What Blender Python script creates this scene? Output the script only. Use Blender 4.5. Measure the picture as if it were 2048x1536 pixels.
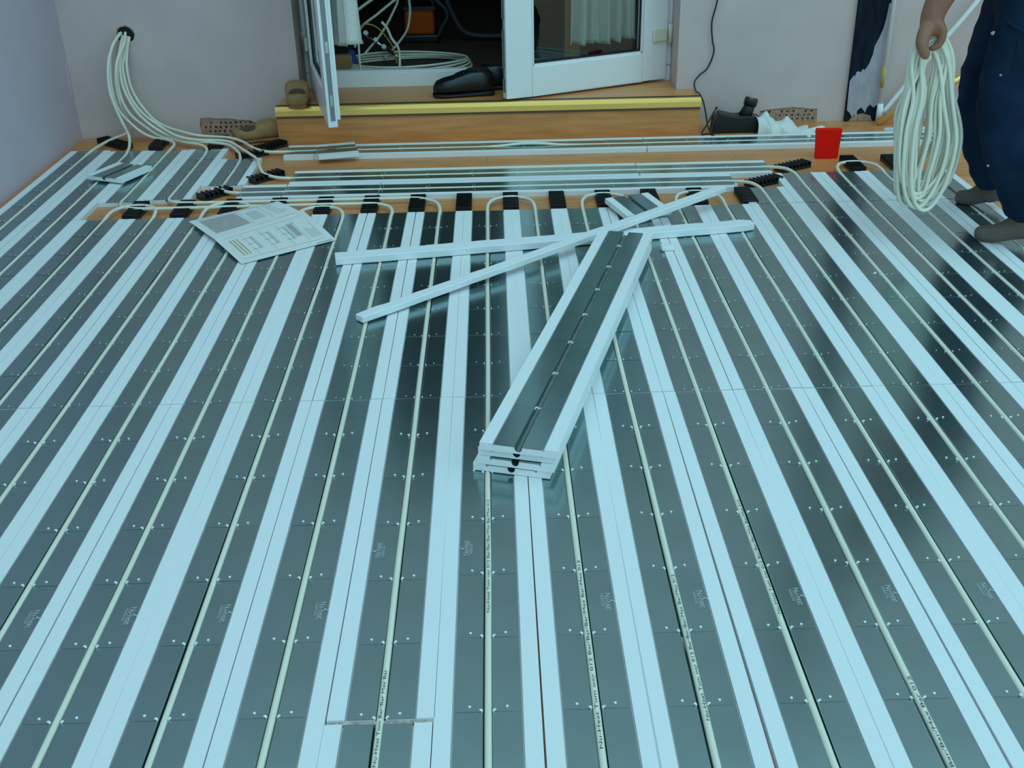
import bpy, bmesh, math, random
from mathutils import Vector, Matrix
random.seed(7)
PI = math.pi
scene = bpy.context.scene
for o in list(bpy.data.objects):
    bpy.data.objects.remove(o)
col = scene.collection

# ------------------------------------------------------------------ camera
cam_d = bpy.data.cameras.new('camera')
cam = bpy.data.objects.new('camera', cam_d); col.objects.link(cam)
F, PITCH, YAW, ROLL = 2175.18, 0.48361, 0.0111662, -0.0208455
cp, sp = math.cos(PITCH), math.sin(PITCH)
fw = Vector((math.sin(YAW)*cp, math.cos(YAW)*cp, -sp))
r0 = Vector((math.cos(YAW), -math.sin(YAW), 0)); u0 = r0.cross(fw)
rt = r0*math.cos(ROLL) + u0*math.sin(ROLL); up = -r0*math.sin(ROLL) + u0*math.cos(ROLL)
M = Matrix((( rt.x, up.x, -fw.x, 0.0392), (rt.y, up.y, -fw.y, 0.0), (rt.z, up.z, -fw.z, 1.4915), (0, 0, 0, 1)))
cam.matrix_world = M
cam_d.sensor_width = 36; cam_d.lens = F/2048*36; cam_d.clip_start = .05; cam_d.clip_end = 60
scene.camera = cam

# ------------------------------------------------------------------ light and exposure
w = bpy.data.worlds.new('overcast_sky'); scene.world = w; w.use_nodes = True
nt = w.node_tree; nt.nodes.clear()
wo = nt.nodes.new('ShaderNodeOutputWorld'); bg = nt.nodes.new('ShaderNodeBackground')
tc = nt.nodes.new('ShaderNodeTexCoord'); sx = nt.nodes.new('ShaderNodeSeparateXYZ'); cr = nt.nodes.new('ShaderNodeValToRGB')
nt.links.new(tc.outputs['Generated'], sx.inputs[0]); nt.links.new(sx.outputs['Z'], cr.inputs[0])
nt.links.new(cr.outputs[0], bg.inputs[0]); nt.links.new(bg.outputs[0], wo.inputs[0])
e = cr.color_ramp.elements
e[0].position = 0.0; e[0].color = (.60, 1.10, 1.26, 1)
e[1].position = .7; e[1].color = (.47, .94, 1.10, 1)
bg.inputs[1].default_value = 1.0
sd = bpy.data.lights.new('soft_sun', 'SUN'); sd.energy = .5; sd.angle = math.radians(50); sd.color = (.50, .93, 1)
so = bpy.data.objects.new('soft_sun', sd); col.objects.link(so)
so.rotation_euler = (math.radians(28), math.radians(8), 0); so.location = (1, -2, 5)
scene.view_settings.view_transform = 'Standard'; scene.view_settings.look = 'None'
scene.view_settings.exposure = 0.0; scene.view_settings.gamma = 1; scene.view_settings.use_curve_mapping = False

# ------------------------------------------------------------------ materials
MT = {}
def mat(name, colr, rough=.6, metal=0, noise=0, nscale=20, bump=0, bscale=60, spec=.5, trans=0, stretch=None, sheen=0):
    m = bpy.data.materials.new(name); m.use_nodes = True; t = m.node_tree; b = t.nodes['Principled BSDF']
    b.inputs['Base Color'].default_value = (*colr, 1); b.inputs['Roughness'].default_value = rough
    b.inputs['Metallic'].default_value = metal; b.inputs['Specular IOR Level'].default_value = spec
    if trans: b.inputs['Transmission Weight'].default_value = trans
    if noise or bump:
        c = t.nodes.new('ShaderNodeTexCoord'); mp = t.nodes.new('ShaderNodeMapping')
        t.links.new(c.outputs['Object'], mp.inputs[0])
        if stretch: mp.inputs['Scale'].default_value = stretch
    if noise:
        n = t.nodes.new('ShaderNodeTexNoise'); n.inputs['Scale'].default_value = nscale; n.inputs['Detail'].default_value = 4
        t.links.new(mp.outputs[0], n.inputs['Vector'])
        r = t.nodes.new('ShaderNodeValToRGB'); t.links.new(n.outputs['Fac'], r.inputs[0])
        r.color_ramp.elements[0].position = .3; r.color_ramp.elements[1].position = .7
        r.color_ramp.elements[0].color = (*[x*(1-noise) for x in colr], 1); r.color_ramp.elements[1].color = (*[min(1, x*(1+noise)) for x in colr], 1)
        t.links.new(r.outputs[0], b.inputs['Base Color'])
    if bump:
        n2 = t.nodes.new('ShaderNodeTexNoise'); n2.inputs['Scale'].default_value = bscale
        t.links.new(mp.outputs[0], n2.inputs['Vector'])
        bp = t.nodes.new('ShaderNodeBump'); bp.inputs['Strength'].default_value = bump; bp.inputs['Distance'].default_value = .002
        t.links.new(n2.outputs['Fac'], bp.inputs['Height']); t.links.new(bp.outputs[0], b.inputs['Normal'])
    MT[name] = m
    return m
FOAM = mat('white_polystyrene', (.80, .79, .80), .75, noise=.03, nscale=350, bump=.15, bscale=400, spec=.25)
FOAMCUT = mat('rough_cut_polystyrene', (.48, .40, .37), .95, noise=.4, nscale=90, bump=.9, bscale=160, spec=.2)
ALU = mat('brushed_aluminium_plate', (.29, .415, .425), .20, metal=.92, noise=.06, nscale=6, bump=.07, bscale=4)
PIPE = mat('cream_heating_pipe', (.80, .74, .62), .35, noise=.02, nscale=8)
CLIP = mat('black_plastic', (.008, .010, .013), .38)
STUD = mat('white_plastic', (.85, .82, .82), .3)
PRINT = mat('pale_grey_print', (.55, .55, .56), .5)
INK = mat('black_ink', (.03, .06, .08), .6)
PLASTER = mat('pinkish_plaster', (.62, .47, .45), .9, noise=.045, nscale=5, bump=.25, bscale=90, spec=.15)
WHITEWALL = mat('white_side_plaster', (.60, .47, .53), .85, noise=.03, nscale=4, bump=.15, bscale=70, spec=.15)
BRICK = mat('exposed_hollow_brick', (.40, .25, .18), .9, noise=.3, nscale=60, bump=.6, bscale=120, spec=.1)
DARKHOLE = mat('dark_hollow', (.012, .008, .006), .9)
BITUMEN = mat('black_bitumen_paint', (.006, .012, .022), .75, spec=.15, noise=.6, nscale=9, stretch=(4, 4, .7), bump=.3, bscale=30)
PATCH = mat('grey_primer_patch', (.42, .37, .42), .7, noise=.1, nscale=14, stretch=(3, 3, 1))
UPVC = mat('white_upvc', (.82, .79, .79), .32)
UPVC2 = mat('grey_lock_strip', (.22, .23, .24), .4, metal=.3)
CREAMPLASTIC = mat('cream_plastic', (.70, .66, .52), .4)
BRASS = mat('brass_strip', (.95, .56, .15), .28, metal=.75)
RUBBER = mat('black_rubber', (.006, .008, .01), .6)
SHOE = mat('black_leather', (.006, .007, .009), .33, noise=.3, nscale=20)
SHOE2 = mat('black_lining', (.003, .003, .004), .9)
TAN = mat('tan_suede', (.36, .20, .09), .95, noise=.12, nscale=30, spec=.1)
TAN2 = mat('brown_lining', (.10, .055, .04), .95)
CURT = mat('white_net_curtain', (.60, .56, .52), .95, noise=.08, nscale=90)
RED = mat('bright_red_plastic', (.98, .008, .001), .6, spec=.15)
CLOTH = mat('white_crumpled_fabric', (.72, .68, .64), .9, noise=.05, nscale=40)
PAPER = mat('printed_paper', (.78, .75, .74), .55)
PAPERG = mat('grey_photo_print', (.42, .38, .38), .6, noise=.12, nscale=60)
PAPERT = mat('tan_print', (.50, .38, .22), .7)
NAVY = mat('navy_work_cloth', (.006, .018, .044), .9, noise=.35, nscale=9, bump=.5, bscale=14, spec=.15)
PAINTSPOT = mat('pale_paint_spot', (.45, .42, .40), .8)
SKIN = mat('tanned_skin', (.30, .13, .075), .6, noise=.08, nscale=18)
SHIRT = mat('grey_cotton', (.13, .12, .11), .95, noise=.1, nscale=25)
SOCK = mat('grey_wool_sock', (.13, .105, .085), .98, noise=.12, nscale=90, bump=.4, bscale=200)
HAIR = mat('dark_brown_hair', (.03, .018, .01), .8, noise=.3, nscale=60)
ORANGE = mat('orange_plastic', (.50, .07, .004), .6, spec=.2)
BLUE = mat('blue_plastic', (.02, .07, .30), .5)
CHROME = mat('chrome_fitting', (.7, .7, .7), .15, metal=1)
PINE = mat('pale_pine', (.55, .36, .09), .6, noise=.12, nscale=6, stretch=(10, 10, 1))
HOSE = mat('dark_grey_hose', (.03, .035, .04), .5)
ROOMD = mat('shade_darkened_wall', (.012, .010, .010), .9)  # near-black so the unlit room's shade is in the wall colour
ROOMF = mat('shade_darkened_floor', (.05, .022, .012), .95, noise=.3, nscale=30)  # brown wood floor, with the room's shade put into its colour
GLASS = mat('clear_glass', (.85, .95, .93), .0, trans=1)
GLASS.node_tree.nodes['Principled BSDF'].inputs['IOR'].default_value = 1.45

def wood(name, c1, c2, plank=(.19, 1.2), rough=.35, seams=True):
    m = bpy.data.materials.new(name); m.use_nodes = True; t = m.node_tree; b = t.nodes['Principled BSDF']
    c = t.nodes.new('ShaderNodeTexCoord'); mp = t.nodes.new('ShaderNodeMapping')
    t.links.new(c.outputs['Object'], mp.inputs[0])
    br = t.nodes.new('ShaderNodeTexBrick'); t.links.new(mp.outputs[0], br.inputs['Vector'])
    br.inputs['Scale'].default_value = 1; br.inputs['Brick Width'].default_value = plank[1]; br.inputs['Row Height'].default_value = plank[0]
    br.inputs['Mortar Size'].default_value = .0012 if seams else 0; br.inputs['Color1'].default_value = (*c1, 1); br.inputs['Color2'].default_value = (*c2, 1)
    br.inputs['Mortar'].default_value = (*[x*.35 for x in c1], 1); br.inputs['Bias'].default_value = 0
    mp2 = t.nodes.new('ShaderNodeMapping'); t.links.new(c.outputs['Object'], mp2.inputs[0]); mp2.inputs['Scale'].default_value = (2.5, 28, 28)
    n = t.nodes.new('ShaderNodeTexNoise'); n.inputs['Scale'].default_value = 1.6; n.inputs['Detail'].default_value = 6; t.links.new(mp2.outputs[0], n.inputs['Vector'])
    mx = t.nodes.new('ShaderNodeMix'); mx.data_type = 'RGBA'; mx.blend_type = 'MULTIPLY'; mx.inputs[0].default_value = .55
    rr = t.nodes.new('ShaderNodeValToRGB'); t.links.new(n.outputs['Fac'], rr.inputs[0])
    rr.color_ramp.elements[0].position = .32; rr.color_ramp.elements[0].color = (.62, .5, .42, 1); rr.color_ramp.elements[1].position = .62; rr.color_ramp.elements[1].color = (1, 1, 1, 1)
    t.links.new(br.outputs['Color'], mx.inputs[6]); t.links.new(rr.outputs[0], mx.inputs[7]); t.links.new(mx.outputs[2], b.inputs['Base Color'])
    b.inputs['Roughness'].default_value = rough
    return m
LAMINATE = wood('orange_oak_laminate', (.74, .30, .10), (.62, .24, .08))
STEPWOOD = wood('step_oak_laminate', (.68, .27, .085), (.76, .31, .10), plank=(.065, .42), seams=False)

# ------------------------------------------------------------------ mesh helpers
def link(name, me, parent=None, m=None):
    o = bpy.data.objects.new(name, me); col.objects.link(o)
    if parent: o.parent = parent
    if m and me is not None and not me.materials: me.materials.append(m)
    return o
def tag(o, label, cat, group=None, kind=None):
    if label: o['label'] = label
    if cat: o['category'] = cat
    if group: o['group'] = group
    if kind: o['kind'] = kind
    return o
def empty(name, loc=(0, 0, 0), rz=0):
    o = bpy.data.objects.new(name, None); col.objects.link(o); o.location = loc; o.rotation_euler = (0, 0, rz); o.empty_display_size = .05
    return o
def me_from(vs, fs, name='mesh', smooth=False):
    me = bpy.data.meshes.new(name); me.from_pydata([tuple(v) for v in vs], [], fs); me.validate()
    bm = bmesh.new(); bm.from_mesh(me); bmesh.ops.recalc_face_normals(bm, faces=bm.faces); bm.to_mesh(me); bm.free()
    if smooth:
        for p in me.polygons: p.use_smooth = True
    return me
class B:
    "collects shapes into one mesh"
    def __init__(s): s.v = []; s.f = []; s.mi = []; s.sm = []
    def add(s, vs, fs, mi=0, sm=False):
        n = len(s.v); s.v += [tuple(v) for v in vs]; s.f += [tuple(i+n for i in f) for f in fs]; s.mi += [mi]*len(fs); s.sm += [sm]*len(fs)
    def box(s, x0, x1, y0, y1, z0, z1, mi=0, mtx=None):
        vs = [Vector(p) for p in ((x0,y0,z0),(x1,y0,z0),(x1,y1,z0),(x0,y1,z0),(x0,y0,z1),(x1,y0,z1),(x1,y1,z1),(x0,y1,z1))]
        if mtx: vs = [mtx @ v for v in vs]
        s.add(vs, [(3,2,1,0),(4,5,6,7),(0,1,5,4),(1,2,6,5),(2,3,7,6),(3,0,4,7)], mi)
    def prism(s, poly, a, b, axis='y', mi=0, mtx=None, sm=False):
        "poly: 2d points; extruded along axis from a to b. axis y: poly=(x,z); z: (x,y); x: (y,z)"
        n = len(poly)
        def P(p, t): return Vector((p[0], t, p[1])) if axis == 'y' else (Vector((p[0], p[1], t)) if axis == 'z' else Vector((t, p[0], p[1])))
        vs = [P(p, a) for p in poly] + [P(p, b) for p in poly]
        if mtx: vs = [mtx @ v for v in vs]
        s.add(vs, [tuple(range(n)), tuple(range(2*n-1, n-1, -1))] + [(i, (i+1) % n, n+(i+1) % n, n+i) for i in range(n)], mi)
    def cyl(s, p0, p1, r0, r1=None, n=16, mi=0, cap=True):
        s.tube([p0, p1], [r0, r0 if r1 is None else r1], n, mi, cap)
    def tube(s, pts, r, n=10, mi=0, cap=True, closed=False, flat=1.0):
        pts = [Vector(p) for p in pts]; m = len(pts); rs = r if isinstance(r, (list, tuple)) else [r]*m
        vs = []; prev = None
        for i in range(m):
            if closed: t = pts[(i+1) % m]-pts[i-1]
            else: t = pts[min(i+1, m-1)]-pts[max(i-1, 0)]
            t = t.normalized() if t.length > 1e-9 else Vector((0, 0, 1))
            if prev is None:
                a = Vector((0, 0, 1)) if abs(t.z) < .9 else Vector((1, 0, 0))
                u = t.cross(a).normalized()
            else:
                u = (prev-t*prev.dot(t)); u = u.normalized() if u.length > 1e-6 else t.orthogonal().normalized()
            prev = u; v = t.cross(u)
            for k in range(n):
                an = 2*PI*k/n; vs.append(pts[i]+(u*math.cos(an)+v*math.sin(an)*flat)*rs[i])
        fs = []
        for i in range(m if closed else m-1):
            j = (i+1) % m
            for k in range(n): fs.append((i*n+k, i*n+(k+1) % n, j*n+(k+1) % n, j*n+k))
        s.add(vs, fs, mi, True)
        if cap and not closed:
            q = len(s.v)-len(vs)
            s.f.append(tuple(q+k for k in range(n-1, -1, -1))); s.mi.append(mi); s.sm.append(False)
            s.f.append(tuple(q+(m-1)*n+k for k in range(n))); s.mi.append(mi); s.sm.append(False)
    def ball(s, c, r, nu=12, nv=8, mi=0, mtx=None):
        r = r if isinstance(r, (tuple, list)) else (r, r, r); vs = []
        for i in range(nv+1):
            th = PI*i/nv
            for k in range(nu):
                ph = 2*PI*k/nu; v = Vector((r[0]*math.sin(th)*math.cos(ph), r[1]*math.sin(th)*math.sin(ph), r[2]*math.cos(th)))
                if mtx: v = mtx @ v
                vs.append(v+Vector(c))
        s.add(vs, [(i*nu+k, i*nu+(k+1) % nu, (i+1)*nu+(k+1) % nu, (i+1)*nu+k) for i in range(nv) for k in range(nu)], mi, True)
    def mesh(s, name='mesh', mats=None):
        me = bpy.data.meshes.new(name); me.from_pydata(s.v, [], s.f)
        for i, p in enumerate(me.polygons): p.material_index = s.mi[i]; p.use_smooth = s.sm[i]
        me.validate()
        bm = bmesh.new(); bm.from_mesh(me); bmesh.ops.remove_doubles(bm, verts=bm.verts, dist=1e-6)
        bmesh.ops.recalc_face_normals(bm, faces=bm.faces); bm.to_mesh(me); bm.free()
        for m in (mats or []): me.materials.append(m)
        return me
    def build(s, name, mats, parent=None):
        return link(name, s.mesh(name, mats if isinstance(mats, list) else [mats]), parent)
def bevel(o, wdt=.002, seg=2):
    md = o.modifiers.new('bevel', 'BEVEL'); md.width = wdt; md.segments = seg; md.limit_method = 'ANGLE'; return o
def crom(pts, n=8, closed=False):
    "Catmull-Rom through points"
    P = [Vector(p) for p in pts]; m = len(P); out = []
    for i in range(m if closed else m-1):
        if closed: a, b, c, d = P[i-1], P[i], P[(i+1) % m], P[(i+2) % m]
        else: a, b, c, d = P[max(i-1, 0)], P[i], P[i+1], P[min(i+2, m-1)]
        for k in range(n):
            t = k/n
            out.append(.5*((2*b)+(c-a)*t+(2*a-5*b+4*c-d)*t*t+(3*b-3*c+d-a)*t**3))
    if not closed: out.append(P[-1])
    return out
def rotz(a, loc=(0, 0, 0)): return Matrix.Translation(Vector(loc)) @ Matrix.Rotation(a, 4, 'Z')
def text_mesh(s, size):
    c = bpy.data.curves.new('lettering', 'FONT'); c.body = s; c.size = size; c.resolution_u = 2
    c.align_x = 'LEFT'; c.extrude = 0
    o = bpy.data.objects.new('lettering', c); col.objects.link(o)
    dg = bpy.context.evaluated_depsgraph_get(); dg.update()
    me = bpy.data.meshes.new_from_object(o.evaluated_get(dg)); bpy.data.objects.remove(o); bpy.data.curves.remove(c)
    return me
def skin_mesh(verts, edges, radii, levels=2, root=0):
    me = bpy.data.meshes.new('skeleton'); me.from_pydata([tuple(v) for v in verts], edges, [])
    o = bpy.data.objects.new('skeleton', me); col.objects.link(o)
    o.modifiers.new('s', 'SKIN')
    for i, sv in enumerate(me.skin_vertices[0].data):
        r = radii[i]; sv.radius = (r, r) if not isinstance(r, (tuple, list)) else r; sv.use_root = (i == root)
    sb = o.modifiers.new('u', 'SUBSURF'); sb.levels = levels; sb.render_levels = levels
    dg = bpy.context.evaluated_depsgraph_get(); dg.update()
    m2 = bpy.data.meshes.new_from_object(o.evaluated_get(dg)); bpy.data.objects.remove(o); bpy.data.meshes.remove(me)
    for p in m2.polygons: p.use_smooth = True
    return m2

# ------------------------------------------------------------------ the setting
WY_, WXL = 5.77, -2.15
b = B(); b.box(WXL-.15, 7.0, -2.5, WY_+.02, -.12, 0); f = b.build('floor', LAMINATE); f['kind'] = 'structure'
# back wall with door opening X -0.97..1.0 up to 2.3
b = B(); H = 5.6; TH = .33
b.box(WXL-.15, -.97, WY_, WY_+TH, -.1, H); b.box(1.0, 7.0, WY_, WY_+TH, -.1, H); b.box(-.97, 1.0, WY_, WY_+TH, 2.3, H); b.box(-.97, 1.0, WY_+.02, WY_+TH, -.1, .17)
wb = b.build('wall_back', PLASTER); wb['kind'] = 'structure'
b = B(); b.box(WXL-.15, WXL, -2.5, WY_, -.1, 4.4); wl = b.build('wall_left', WHITEWALL); wl['kind'] = 'structure'
b = B()
for i in range(7): b.box(WXL, WXL+.0008, 5.735+.0012*i, 5.739+.0012*i, .24+.022*i, .265+.022*i)
b.build('plaster_scratch', STUD, wl)
# pilaster painted black at the foot of the back wall
b = B(); b.box(1.905, 2.075, WY_-.022, WY_, 0, 4.4); tr = b.build('trim_1', BITUMEN); tr['kind'] = 'structure'
pp = [(1.907,.213),(1.924,.243),(1.93,.235),(1.937,.26),(1.949,.263),(1.958,.257),(1.968,.275),(1.979,.269),(1.996,.299),(2.01,.346),(2.014,.39),(2.033,.434),(2.047,.477),(2.055,.53),(2.06,.6),(2.074,.6),(2.074,.092),(2.05,.072),(2.03,.088),(2.016,.073),(2.009,.047),(1.985,.075),(1.966,.059),(1.965,.022),(1.952,.041),(1.941,.025),(1.925,.049),(1.911,.06),(1.908,.137)]
b = B(); b.prism(pp, WY_-.0235, WY_-.022, 'y'); b.build('primer_patch', PATCH, tr)
b = B(); b.prism([(1.925,.002),(2.05,.002),(2.04,.03),(2.0,.042),(1.95,.035)], WY_-.0232, WY_-.022, 'y'); b.build('bare_patch', BRICK, tr)
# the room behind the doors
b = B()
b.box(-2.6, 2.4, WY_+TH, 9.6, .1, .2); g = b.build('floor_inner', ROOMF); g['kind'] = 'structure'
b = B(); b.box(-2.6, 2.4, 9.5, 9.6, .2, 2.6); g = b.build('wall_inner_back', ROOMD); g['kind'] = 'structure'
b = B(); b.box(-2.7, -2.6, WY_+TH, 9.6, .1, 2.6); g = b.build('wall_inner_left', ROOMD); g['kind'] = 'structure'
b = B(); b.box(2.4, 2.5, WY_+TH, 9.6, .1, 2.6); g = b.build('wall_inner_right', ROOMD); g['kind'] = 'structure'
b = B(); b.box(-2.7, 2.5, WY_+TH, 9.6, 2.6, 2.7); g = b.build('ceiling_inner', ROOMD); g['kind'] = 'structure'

# door frame: threshold, jambs, head
b = B(); b.box(-.97, 1.0, 6.0, 6.075, .178, .262); b.box(-.97, 1.0, 6.01, 6.06, .262, .27)
d = b.build('trim_2', UPVC); d['kind'] = 'structure'; bevel(d, .003)
b = B()
for x0, x1 in ((-.97, -.925), (.955, 1.0)): b.box(x0, x1, 6.0, 6.07, .27, 2.3)
b.box(-.925, .955, 6.0, 6.07, 2.24, 2.3)
d = b.build('trim_3', UPVC); d['kind'] = 'structure'; bevel(d, .003)

# ------------------------------------------------------------------ step
st = empty('door_step', (0, 5.55, 0))
tag(st, 'wooden laminate step running along the foot of the white double doors', 'step')
def sub(o): o.location = -Vector(st.location); return o
b = B(); b.box(-1.07, 1.092, 5.562, 5.765, 0, .175); sub(b.build('riser', STEPWOOD, st))
b = B(); b.box(-1.07, 1.092, 5.59, 5.765, .175, .186); sub(b.build('tread', STEPWOOD, st))
b = B(); b.box(-.968, .998, 5.766, 6.0, .17, .186); d = b.build('trim_4', STEPWOOD); d['kind'] = 'structure'
prof = [(5.545,.146),(5.5465,.172),(5.550,.184),(5.558,.1905),(5.592,.1905),(5.592,.186),(5.562,.186),(5.562,.146)]
b = B(); b.prism(prof, -1.072, 1.094, 'x'); n = sub(b.build('nosing', BRASS, st)); n['label'] = 'yellow brass edge strip'
b = B(); b.box(-1.071, 1.093, 5.587, 5.600, .1862, .1925); sub(b.build('grip_strip', RUBBER, st))
b = B(); b.box(-1.071, 1.093, 5.556, 5.5625, .132, .146); n = sub(b.build('nosing_shadow', mat('brown_painted_shadow', (.16, .085, .04), .5), st))  # shadow under the nosing, painted as a brown strip

# ------------------------------------------------------------------ doors
def leaf(num, hinge, lock, flip):
    "local +x from hinge to lock, local -y is the outside face, z up"
    hx, hy = hinge; lx, ly = lock; L = math.hypot(lx-hx, ly-hy); a = math.atan2(ly-hy, lx-hx)
    root = empty('door_%d' % num, (hx, hy, .2), a); root['kind'] = 'structure'
    s = flip   # outside face at y=0, inside towards +s
    H = 2.02; T_ = .062
    def bx(bb, x0, x1, y0, y1, z0, z1, mi=0): bb.box(x0, x1, min(y0*s, y1*s), max(y0*s, y1*s), z0, z1, mi)
    b = B()
    st_, rl = .148, .147
    for x0, x1, z0, z1 in ((0, st_, 0, H), (L-st_, L, 0, H), (st_, L-st_, 0, rl), (st_, L-st_, H-rl, H)):
        bx(b, x0, x1, 0, .045, z0, z1)
    i = .018
    for x0, x1, z0, z1 in ((i, st_, i, H-i), (L-st_, L-i, i, H-i), (st_, L-st_, i, rl), (st_, L-st_, H-rl, H-i)):
        bx(b, x0, x1, .045, T_, z0+.012, z1)
    o = b.build('frame', UPVC, root); bevel(o, .0025)
    b = B()
    t = .012
    for x0, x1, z0, z1 in ((st_, st_+t, rl, H-rl), (L-st_-t, L-st_, rl, H-rl), (st_, L-st_, rl, rl+t), (st_, L-st_, H-rl-t, H-rl)):
        bx(b, x0, x1, .006, .02, z0, z1)
    o = b.build('glazing_bead', UPVC, root)
    b = B(); bx(b, st_+.002, L-st_-.002, .022, .027, rl+.002, H-rl-.002); b.build('glass', GLASS, root)
    b = B(); t = .005
    for x0, x1, z0, z1 in ((st_+.012, st_+.017, rl+.012, H-rl-.012), (L-st_-.017, L-st_-.012, rl+.012, H-rl-.012), (st_+.012, L-st_-.012, rl+.012, rl+.02), (st_+.012, L-st_-.012, H-rl-.02, H-rl-.012)):
        bx(b, x0, x1, .012, .0215, z0, z1)
    b.build('gasket', RUBBER, root)
    b = B(); bx(b, L-.003, L+.0015, .014, .036, .03, H-.03)
    for z in (.1, .34, .58): bx(b, L+.0015, L+.006, .018, .032, z, z+.05, 1)
    b.build('lock_strip', [UPVC2, CHROME], root)
    b = B()
    for z in (.2, 1.0, 1.75):
        bx(b, .008, .095, -.018, 0, z, z+.072)
    o = b.build('hinge', CREAMPLASTIC, root); bevel(o, .008, 3)
    b = B()
    for z in (.2, 1.0, 1.75): b.cyl((-.012, -.009*s, z-.012), (-.012, -.009*s, z+.085), .013)
    b.build('hinge_pin', CREAMPLASTIC, root)
    return root, L
dr, LR = leaf(1, (.972, 5.975), (.106, 5.573), -1)
dl, LL = leaf(2, (-.948, 5.975), (-.738, 5.085), 1)

def curtain(root, x0, x1, y, z0, z1, amp, folds, label):
    nx = folds*8; vs = []; fs = []
    for j in range(2):
        for i in range(nx+1):
            u = i/nx
            for k, z in enumerate((z1, z1-.4, (z0+z1)/2, z0+.25, z0+.02, z0)):
                am = amp*(.55+.45*k/5)
                ph = u*folds*2*PI+.5*math.sin(3*u*PI+k*.3)
                yy = y+am*(math.sin(ph)*.5+.3*math.sin(2.3*ph+1))+(.0012 if j else 0)
                fl = (x0+x1)/2+((x0+x1)/2-x0)*(2*u-1)*(.93+.07*k/5)
                vs.append((fl, yy, z+(.008*math.sin(ph*.7) if k >= 4 else 0)))
    m = (nx+1)*6
    for j in range(2):
        for i in range(nx):
            for k in range(5):
                a = j*m+i*6+k; fs.append((a, a+1, a+7, a+6))
    for i in range(nx):
        fs.append((i*6+5, m+i*6+5, m+i*6+11, i*6+11)); fs.append((i*6, m+i*6, m+i*6+6, i*6+6))
    for i in (0, nx):
        for k in range(5): fs.append((i*6+k, i*6+k+1, m+i*6+k+1, m+i*6+k))
    me = me_from(vs, fs, 'curtain', True); me.materials.append(CURT)
    o = link('net_curtain', me); o.matrix_world = Matrix.Translation(root.location) @ Matrix.Rotation(root.rotation_euler.z, 4, 'Z')
    tag(o, label, 'curtain', 'net curtains on the double doors')
    return o
# right leaf: local frame runs from hinge to lock; inside is local -y there
curtain(dr, .150, .520, -.115, .205, 1.9, .075, 5, 'white gathered net curtain behind the glass of the right-hand door')
curtain(dl, .24, .80, .15, .335, 1.9, .10, 5, 'white gathered net curtain inside the left-hand door seen edge-on')

# ------------------------------------------------------------------ heating boards
T = .021; BW = .1986; PW = .0630; PIT = .2055; PZ = T-.0066; PR = .0075
foam_cache = {}; plate_cache = {}
def foam_mesh(L):
    k = round(L, 3)
    if k in foam_cache: return foam_cache[k]
    h = BW/2; o = .0662; g = .0098; d = T-.0178
    poly = [(-h, 0), (h, 0), (h, T), (o, T), (o, T-.0075), (PW-.002, T-.0075), (PW-.002, T-.0035), (g, T-.0035), (g, PZ), (g*.8, PZ-.006), (0, PZ-.0105),
            (-g*.8, PZ-.006), (-g, PZ), (-g, T-.0035), (-PW+.002, T-.0035), (-PW+.002, T-.0075), (-o, T-.0075), (-o, T), (-h, T)]
    b = B(); b.prism(poly, 0, k, 'y'); foam_cache[k] = b.mesh('foam', [FOAM]); return foam_cache[k]
def plate_mesh(L):
    k = round(L, 3)
    if k in plate_cache: return plate_cache[k]
    t = .0006; R = .0086
    arc = [(math.cos(a)*R, PZ+math.sin(a)*R) for a in [PI*(1+i/8) for i in range(9)]]
    up_ = [(-PW, T-.0008)]+[(-R-.0012, T-.0008), (-R, T-.0025)]+arc+[(R, T-.0025), (R+.0012, T-.0008), (PW, T-.0008)]
    R2 = R+t; arc2 = [(math.cos(a)*R2, PZ+math.sin(a)*R2) for a in [PI*(2-i/8) for i in range(9)]]
    lo = [(PW, T-.0012), (R2+.0012, T-.0012)]+arc2+[(-R2-.0012, T-.0012), (-PW, T-.0012)]
    # vertices shift: pivot at plate middle so that a slight tilt can be given to each one
    b = B(); poly = [(x, z-T) for x, z in up_+lo]
    b.prism(poly, -k/2, k/2, 'y'); plate_cache[k] = b.mesh('plate', [ALU]); return plate_cache[k]
b = B(); b.ball((0, 0, .0008), (.0030, .0030, .0022), 10, 6); stud_me = b.mesh('stud', [STUD])
b = B(); b.tube([(0, 0, -.004), (-.0005, 0, .0005), (.001, 0, .003), (.004, .0006, .0025)], [.0022, .0026, .0024, .0018], 6); tab_me = b.mesh('tab', [STUD])
b = B(); b.tube(crom([(-.006, -.004, -.004), (-.0055, -.003, .001), (-.002, 0, .0015), (.002, .001, -.003), (.006, 0, -.002), (.0065, 0, .0015)], 4), .0019, 6); hook_me = b.mesh('hook', [STUD])
fine_cache = {}
def small_plate_detail(L):   # far plates carry studs and tabs in one mesh
    k = round(L, 3)
    if k in fine_cache: return fine_cache[k]
    b = B(); pm = plate_mesh(k)
    b.v = [tuple(v.co) for v in pm.vertices]; b.f = [tuple(p.vertices) for p in pm.polygons]; b.mi = [0]*len(b.f); b.sm = [False]*len(b.f)
    for s in (-1, 1):
        b.ball((s*.035, -k/2+.012, .0002), (.0018, .0018, .0012), 8, 5, 1)
        b.ball((s*.0115, -k/2+.002, .0006), (.0024, .0020, .0020), 8, 5, 1)
    fine_cache[k] = b.mesh('plate', [ALU, STUD]); return fine_cache[k]
rb = random.Random(3)
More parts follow.
